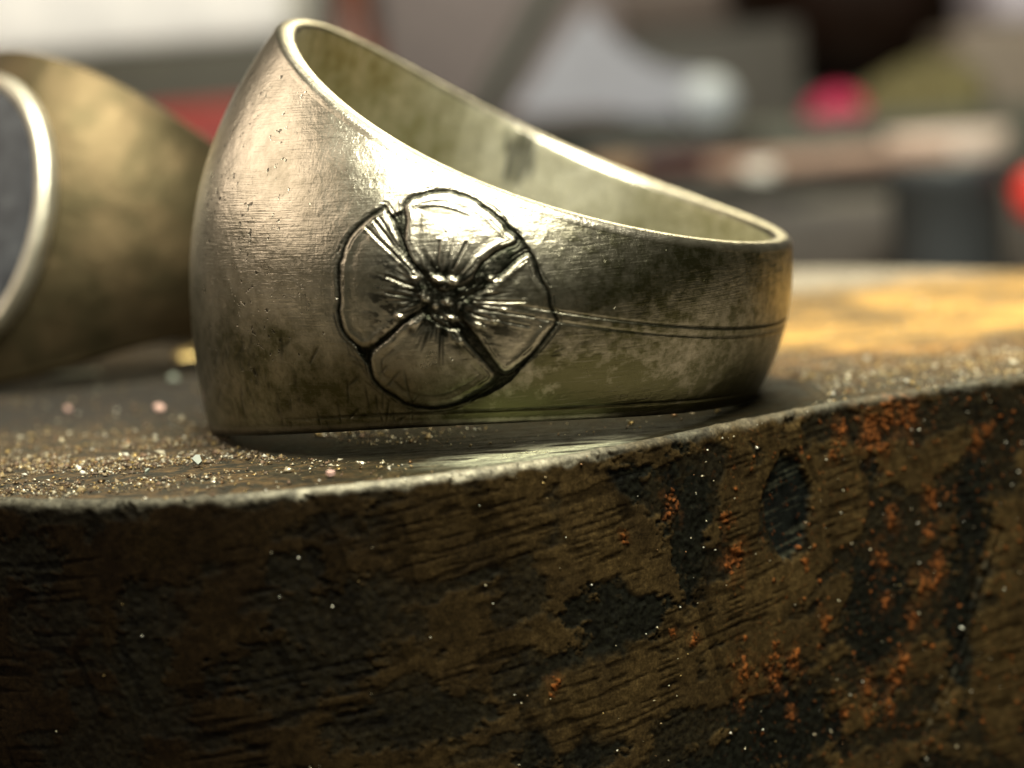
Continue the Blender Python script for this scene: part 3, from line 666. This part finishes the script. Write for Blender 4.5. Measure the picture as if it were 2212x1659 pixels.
# grains clinging to the pitted side
na = 230
aa = 57 + 48 * rng.random(na) ** .38; zz = -15.5 * rng.random(na) ** 1.4 - .12
gx = np.interp(aa, CARC, CE[:, 0]); gy = np.interp(aa, CARC, CE[:, 1])
gt = np.stack([np.interp(aa + .5, CARC, CE[:, 0]) - gx, np.interp(aa + .5, CARC, CE[:, 1]) - gy], -1); gt /= np.linalg.norm(gt, axis=1)[:, None]
gp = np.c_[gx + gt[:, 1] * .02, gy - gt[:, 0] * .02, zz]
shards('clinging_grains', gp, rng.lognormal(-2.95, .45, na).clip(.02, .13), pal[rng.choice(6, na, p=[.4, .15, .05, .3, .05, .05])], bpy.data.objects['rusty_steel_block'], M_fil, 'bright metal grains caught in the pits of the side')
del bpy.data.objects['clinging_grains']['label']

def chip(outline, loc, rz, th, mat, label, tilt=(0, 0)):
    P = np.array(outline, float); n = len(P)
    V = np.concatenate([np.c_[P, np.zeros(n)], np.c_[P * .9, np.full(n, th)]])
    bm = bpy.data.meshes.new('metal_chip')
    faces = [tuple(range(n))[::-1], tuple(range(n, 2 * n))] + [(i, (i + 1) % n, (i + 1) % n + n, i + n) for i in range(n)]
    bm.from_pydata([tuple(v * MM) for v in V], [], faces); bm.materials.append(mat)
    o = bpy.data.objects.new('metal_chip', bm); COL.objects.link(o)
    o.location = Vector(loc) * MM; o.rotation_euler = (tilt[0], tilt[1], rz)
    return tag(o, label, 'metal chip', 'metal chips on the block')
M_chip = simple_mat('bright_chip', (.14, .155, .12), .6, 0)
M_chip2 = simple_mat('pink_chip', (.55, .36, .30), .45, .6)
M_chip3 = simple_mat('gold_chip', (.75, .55, .22), .35, .8)

def at(u, v, Y=None, z=None):
    """point seen in that direction of the photograph, at depth Y or on height z (mm)"""
    a_, b_ = (u - 1106) / FPX, -(v - 829.5) / FPX
    ray = _fw + _rt * a_ + _up * b_
    k = (Y + CAM_D) / ray[1] if Y is not None else (z - CAM_H) / ray[2]
    return np.array([ray[0] * k, -CAM_D + ray[1] * k, CAM_H + ray[2] * k])
def chip_at(u, v, w, h, mat, label, rz=.6, tilt=(.5, .1), th=.12):
    p = at(u, v, z=0.0); k = (p[1] + CAM_D) / FPX
    rs = np.random.default_rng(int(u))
    a = np.sort(rs.uniform(0, 2 * math.pi, 7)); r = rs.uniform(.7, 1.1, 7)
    out = np.stack([np.cos(a) * r * w * k / 2, np.sin(a) * r * h * k], -1)
    return chip(out, (p[0], p[1], .02 + abs(math.sin(tilt[0])) * h * k * .8), rz, th, mat, label, tilt)
chip_at(425, 1008, 40, 15, M_chip, 'pale grey-green sliver of metal sticking up near the block edge, left of the big ring', .5, (.9, -.5))
chip_at(345, 890, 26, 16, M_chip2, 'pinkish chip between the two rings, nearest the big ring')
chip_at(375, 824, 26, 14, M_chip, 'bright silver chip between the two rings, beside the golden scrap')
chip_at(160, 884, 60, 16, M_chip2, 'long pink curl of metal on the left of the block', .9, (.3, -.2))
chip_at(715, 1028, 24, 14, M_chip2, 'small rosy chip at the block edge below the big ring', .2, (.2, 0))
chip_at(322, 1027, 18, 14, M_chip, 'small round pale chip left of the grey-green sliver', .2, (.3, 0))
chip_at(405, 770, 70, 40, M_chip3, 'golden scrap of metal between the rings, close behind the big ring', .1, (.15, 0))
chip_at(165, 812, 110, 22, M_chip, 'long pale strip put in as the reflection at the foot of the left ring', .1, (.1, 0))  # strip stands in for light reflected below the left ring

# ---------------------------------------------------------------- the work table behind, far out of focus
BZ = -BLOCK_H
def rbox(name, x0, x1, y0, y1, z0, z1, mat, bev=2.0, rz=0, parent=None):
    import bmesh
    bm = bmesh.new(); bmesh.ops.create_cube(bm, size=1)
    bmesh.ops.scale(bm, vec=((x1 - x0) * MM, (y1 - y0) * MM, (z1 - z0) * MM), verts=bm.verts)
    bmesh.ops.bevel(bm, geom=bm.edges[:], offset=bev * MM, segments=3, affect='EDGES', profile=.5)
    bmesh.ops.translate(bm, vec=(0, 0, (z1 - z0) / 2 * MM), verts=bm.verts)
    me = bpy.data.meshes.new(name); bm.to_mesh(me); bm.free()
    for p in me.polygons: p.use_smooth = True
    me.materials.append(mat); o = bpy.data.objects.new(name, me); COL.objects.link(o)
    o.location = Vector(((x0 + x1) / 2, (y0 + y1) / 2, z0)) * MM; o.rotation_euler.z = rz
    if parent: o.parent = parent; o.location = o.location - parent.location
    return o
def lathe(name, prof, mat, loc, n=48, rot=(0, 0, 0), parent=None):
    prof = np.array(prof, float); a = np.linspace(0, 2 * math.pi, n, endpoint=False)
    V = np.stack([np.cos(a)[:, None] * prof[None, :, 0], np.sin(a)[:, None] * prof[None, :, 0], np.repeat(prof[None, :, 1], n, 0)], -1).reshape(-1, 3)
    o = mesh_np(name, V, grid_faces(n, len(prof), True), mat, parent); o.location = Vector(loc) * MM; o.rotation_euler = rot
    return o
def zof(u, v, Y): return at(u, v, Y)[2]
def xof(u, v, Y): return at(u, v, Y)[0]

M_bench = simple_mat('bench_wood', (.15, .125, .10), .55, 0, .5, .35, .3)
bench = rbox('workbench', -420, 420, -40, 900, BZ - 30, BZ, M_bench, 3)
tag(bench, 'brown wooden work table under the block and the clutter behind it', 'workbench')
wallm = simple_mat('wall_paint', (.11, .09, .08), .9, 0, .3, .2, .1)
o = rbox('wall', -700, 700, 900, 930, BZ - 30, 600, wallm, 1); tag(o, kind='structure')

def thing_box(name, cat, label, u0, u1, v0, v1, Y, depth, color, rough=.6, z0=None, bev=2, rz=0, var=.15, metal=0.0):
    """box whose front face covers those directions of the photograph at depth Y; z0 None: down to the bench"""
    um = (u0 + u1) / 2
    top = zof(um, v0, Y); bot = BZ if v1 is None else zof(um, v1, Y)
    vm = v0 if v1 is None else (v0 + v1) / 2
    o = rbox(name, xof(u0, vm, Y), xof(u1, vm, Y), Y, Y + depth, bot, top, simple_mat(name + '_surface', color, rough, metal, var), bev, rz)
    return tag(o, label, cat)
# left
thing_box('storage_case', 'case', 'dark brown case under the white box, blurred behind the left ring', -320, 640, 118, None, 330, 120, (.045, .042, .028))
thing_box('white_box', 'box', 'blurred white box on top of the dark case at upper left', -320, 620, -120, 116, 332, 110, (.92, .93, .95), bev=3)
thing_box('red_tub', 'tub', 'red plastic tub between the two rings, blurred in front of the dark case', 250, 760, 215, None, 262, 40, (.19, .014, .010), bev=6)
# middle
p = at(770, 150, 290); k = 370 / FPX
lathe('brown_bottle', [(.01, 0), (75 * k, 0), (78 * k, 2), (78 * k, p[2] - BZ - 6), (60 * k, p[2] - BZ + 4), (34 * k, p[2] - BZ + 9), (30 * k, p[2] - BZ + 22), (.01, p[2] - BZ + 22)],
      simple_mat('brown_glass', (.10, .028, .014), .3), (p[0], p[1], BZ))
tag(bpy.data.objects['brown_bottle'], 'dark red-brown bottle right of the tip of the big ring, out of focus', 'bottle')
o = thing_box('mauve_board', 'board', 'blurred mauve-grey board standing behind the big ring', 800, 1330, -160, None, 400, 14, (.17, .14, .14))
thing_box('tan_box', 'box', 'dull tan box behind the pale scoop at the top edge', 1290, 1640, -120, 62, 470, 60, (.17, .13, .11))
def rod(name, a, b, r, mat, label, cat, group=None, n=20):
    a, b = Vector(a), Vector(b); d = b - a; L = d.length
    o = lathe(name, [(.01, 0), (r * .8, 0), (r, r * .3), (r, L - r * .3), (r * .8, L), (.01, L)], mat, a, n)
    o.rotation_euler = d.to_track_quat('Z', 'Y').to_euler(); return tag(o, label, cat, group)
a_ = at(1215, -60, 330); b_ = at(1030, 260, 330); bb = a_ + (b_ - a_) * ((a_[2] - BZ - 2) / (a_[2] - b_[2]))
rod('leaning_rod', a_, bb, 2.6, simple_mat('rod_steel', (.05, .055, .045), .5, .3), 'dark greenish rod leaning across the mauve board', 'rod')
def slab(name, pts_uv, Y, th, mat, label, cat):
    P = catmull([at(u, v, Y)[[0, 2]] for u, v in pts_uv], 5); n = len(P)
    V = [(x, Y, z) for x, z in P] + [(x, Y + th, z) for x, z in P]
    me = bpy.data.meshes.new(name)
    me.from_pydata([tuple(np.array(v) * MM) for v in V], [], [tuple(range(n)), tuple(range(n, 2 * n))[::-1]] + [(i, i + n, (i + 1) % n + n, (i + 1) % n) for i in range(n)])
    me.materials.append(mat); o = bpy.data.objects.new(name, me); COL.objects.link(o); return tag(o, label, cat)
sc = empty('pale_scoop', at(1350, 250, 285)); tag(sc, 'pale grey scoop with a white rounded tip, blurred above the low end of the ring', 'scoop')
o = slab('blade', [(1262, 30), (1330, 85), (1430, 148), (1540, 165), (1592, 225), (1545, 275), (1420, 262), (1300, 238), (1120, 245), (1150, 180)], 285, 8, simple_mat('pale_plastic', (.30, .31, .36), .5, 0, .08), None, None)
o.parent = sc; o.location = -sc.location
q = at(1530, 222, 283); k = 363 / FPX
o = lathe('tip', [(62 * k * math.sin(t) + .001, -62 * k * math.cos(t)) for t in np.linspace(0, math.pi, 16)], simple_mat('white_plastic', (.40, .44, .48), .6, 0, .03), q, 32); o.parent = sc; o.location = Vector(q) * MM - sc.location
thing_box('black_pouch', 'pouch', 'black pouch under the pale scoop, blurred behind the ring', 1060, 1500, 262, None, 278, 26, (.006, .008, .005), rough=.9, bev=5)
thing_box('grey_case', 'case', 'dark grey-green case right of the pale scoop, standing in soft focus', 1440, 2330, 188, None, 440, 80, (.060, .062, .050), bev=3)
thing_box('slate_folder', 'folder', 'grey folder upright behind the pale scoop', 1330, 1730, 60, None, 425, 10, (.085, .078, .066), bev=1.5)
pl = empty('pliers', at(1420, 300, 262)); tag(pl, 'dark pliers with one red-brown grip lying before the black pouch', 'pliers')
for (u0, v0, u1, v1, r, c) in [(1240, 345, 1640, 300, 2.2, (.012, .012, .012)), (1260, 352, 1680, 352, 2.0, (.10, .028, .022))]:
    a_, b_ = at(u0, v0, 262), at(u1, v1, 264); dd = Vector(b_ - a_)
    h_ = lathe('handle', [(.01, 0), (r * .7, 0), (r, 2), (r * .85, dd.length * .5), (r, dd.length - 2), (r * .6, dd.length), (.01, dd.length)], simple_mat('grip', c, .5), a_, 20, parent=pl)
    h_.location = h_.location - pl.location; h_.rotation_euler = dd.to_track_quat('Z', 'Y').to_euler()
# dark pot on the case
p = at(1835, 184, 470); k = 550 / FPX
lathe('dark_pot', [(.01, 0), (60 * k, 0), (140 * k, 22 * k), (210 * k, 75 * k), (248 * k, 150 * k), (262 * k, 260 * k), (262 * k, 420 * k), (250 * k, 420 * k), (240 * k, 260 * k), (.01, 60 * k)],
      simple_mat('dark_glaze', (.016, .007, .004), .35), (p[0], p[1] + 0, zof(1885, 188, 440)), 64)
tag(bpy.data.objects['dark_pot'], 'very dark brown round pot at the top edge, standing on the grey-green case', 'pot')
thing_box('green_box', 'box', 'low dull green box carrying the pink cap and the olive cloth', 1560, 2420, 240, None, 330, 50, (.058, .062, .048), bev=3)
ztop = zof(1990, 240, 330); k = 425 / FPX
def blob(name, u, Yc, rx, ry, h, mat, label, cat, zb, seed=1):
    n, mm_ = 48, 20; a = np.linspace(0, 2 * math.pi, n, endpoint=False); t = np.linspace(0.001, math.pi / 2, mm_)
    A, T = np.meshgrid(a, t, indexing='ij')
    w = 1 + .9 * (fbm(np.cos(A) * 1.6 + 3, np.sin(A) * 1.6 + T, 3, seed) - .5)
    V = np.stack([np.cos(A) * np.sin(T) * rx * w, np.sin(A) * np.sin(T) * ry * w, np.cos(T) * h * w], -1)
    V[:, 0] = V[0, 0]
    o = mesh_np(name, V.reshape(-1, 3), grid_faces(n, mm_, True), mat); x = xof(u, 240, Yc)
    o.location = Vector((x, Yc, zb)) * MM; return tag(o, label, cat)
blob('pink_cap', 1806, 350, 60 * k, 8, 50 * k, simple_mat('pink_plastic', (.50, .025, .10), .35, 0, .1), 'bright pink cap on the low green box', 'cap', ztop, 3)
blob('olive_cloth', 1985, 356, 120 * k, 14, 92 * k, simple_mat('olive_fabric', (.12, .105, .045), .9, 0, .2), 'crumpled olive cloth beside the pink cap', 'cloth', ztop, 5)
thing_box('beige_carton', 'carton', 'beige carton at the right edge, out of focus', 2075, 2560, 40, None, 392, 50, (.22, .18, .14), bev=3, rz=-.06)
thing_box('lilac_box', 'box', 'pale lilac box on top of the beige carton in the top right corner', 2150, 2560, -150, 38, 394, 44, (.60, .56, .64), bev=3)
# low right
thing_box('shadow_tray', 'tray', 'thin tray, black to stand in for the shadow under the sticks and rolls, in the blur right of the ring', 1150, 2330, 392, 436, 215, 75, (.005, .0045, .004), rough=.95, bev=1.2)  # black colour stands in for the shadow below the sticks
thing_box('brown_board', 'board', 'greyish brown board under the shadow tray, just beyond the golden part of the block', 1050, 2700, 432, None, 200, 100, (.045, .037, .029), bev=2, var=.5)
zt_ = zof(1740, 392, 215)
k = 330 / FPX
for i, (u0, v0, u1, v1, r, c, lb) in enumerate([(1500, 330, 1960, 322, 1.7, (.20, .11, .10), 'dusty rose stick, rear one of the three on the tray'), (1540, 352, 2010, 342, 1.6, (.16, .055, .045), 'dark reddish stick, middle one on the tray'), (1530, 372, 2050, 366, 1.9, (.30, .19, .14), 'tan stick, front one on the tray')]):
    Yr = 262 - i * 9
    x0, x1 = xof(u0, v0, Yr), xof(u1, v1, Yr)
    rod('stick', (x0, Yr + 2, zt_ + r), (x1, Yr - 3, zt_ + r), r * 1.0, simple_mat('stick_wood', c, .6), lb, 'stick', 'sticks on the black tray')
def roll(name, u, v0, v1, Y, rx, color, label, zb, hole=.4):
    k = (Y + 80) / FPX; h = (v1 - v0) * k; r = rx * k
    o = lathe(name, [(r * hole, 0), (r * .96, 0), (r, h * .1), (r, h * .9), (r * .96, h), (r * hole, h), (r * hole, 0)], simple_mat(name + '_surface', color, .55), (xof(u, v1, Y), Y, zb), 56)
    return tag(o, label, 'roll')
blob('shadow_lump', 1560, 208, 17, 8, 4.4, simple_mat('shadow_black', (.012, .011, .009), .9, 0, .3), 'dark lump standing in for the shadow on the brown board right of the ring', 'shadow shape', zof(1800, 436, 205) + .0, 9)  # dark lump put in where the board lies in shadow
roll('tape_roll', 2048, 285, 350, 262, 132, (.66, .54, .46), 'off-white tape roll lying flat on the shadow tray', zt_)
k = 258 / FPX; hh = zof(2045, 352, 178) - BZ; r = 122 * k
o = lathe('round_tin', [(.01, 0), (r * .96, 0), (r, .8), (r, hh - 2.6), (r * 1.03, hh - 2.5), (r * 1.03, hh - .4), (r, hh), (.01, hh)], simple_mat('slate_tin', (.030, .036, .040), .5), (xof(2045, 400, 178), 178, BZ), 56)
tag(o, 'dark slate round tin standing in front of the black tray at the right', 'tin')
o = lathe('cork', [(.01, 0), (3.2, 0), (3.8, 5), (3.2, 5.4), (.01, 5.4)], simple_mat('cork_brown', (.20, .12, .06), .8), (xof(1330, 380, 222), 222, zt_), 24)
tag(o, 'small brown cork on the black tray close behind the low end of the ring', 'cork')
o = lathe('plastic_disc', [(.01, 0), (2.6, 0), (2.6, 2.4), (2.2, 2.8), (.01, 2.8)], simple_mat('cap_white', (.70, .68, .62), .5), (xof(1640, 380, 225), 225, zt_), 24)
tag(o, 'little white plastic disc on the black tray in front of the sticks', 'disc')
p = at(2250, 432, 172)
lathe('red_knob', [((.001 + 3.6 * math.sin(t)), 3.6 - 3.6 * math.cos(t)) for t in np.linspace(0, math.pi, 18)] , simple_mat('red_plastic', (.60, .02, .012), .35), (p[0], 172, p[2] - 3), 32)  # red ball knob carried by a dark stem
tag(bpy.data.objects['red_knob'], 'red ball knob on a stem, cut by the right edge of the picture', 'knob')
st_=lathe('stem', [(.01, 0), (3, 0), (3, 1), (1.2, 2), (1.2, p[2] - 3 - BZ + .6), (.01, p[2] - 3 - BZ + .6)], simple_mat('stand_dark', (.03, .03, .03), .5), (p[0], 172, BZ), 24, parent=None)
ks = st_; kn = bpy.data.objects['red_knob']; ks.parent = kn; ks.location = ks.location - kn.location
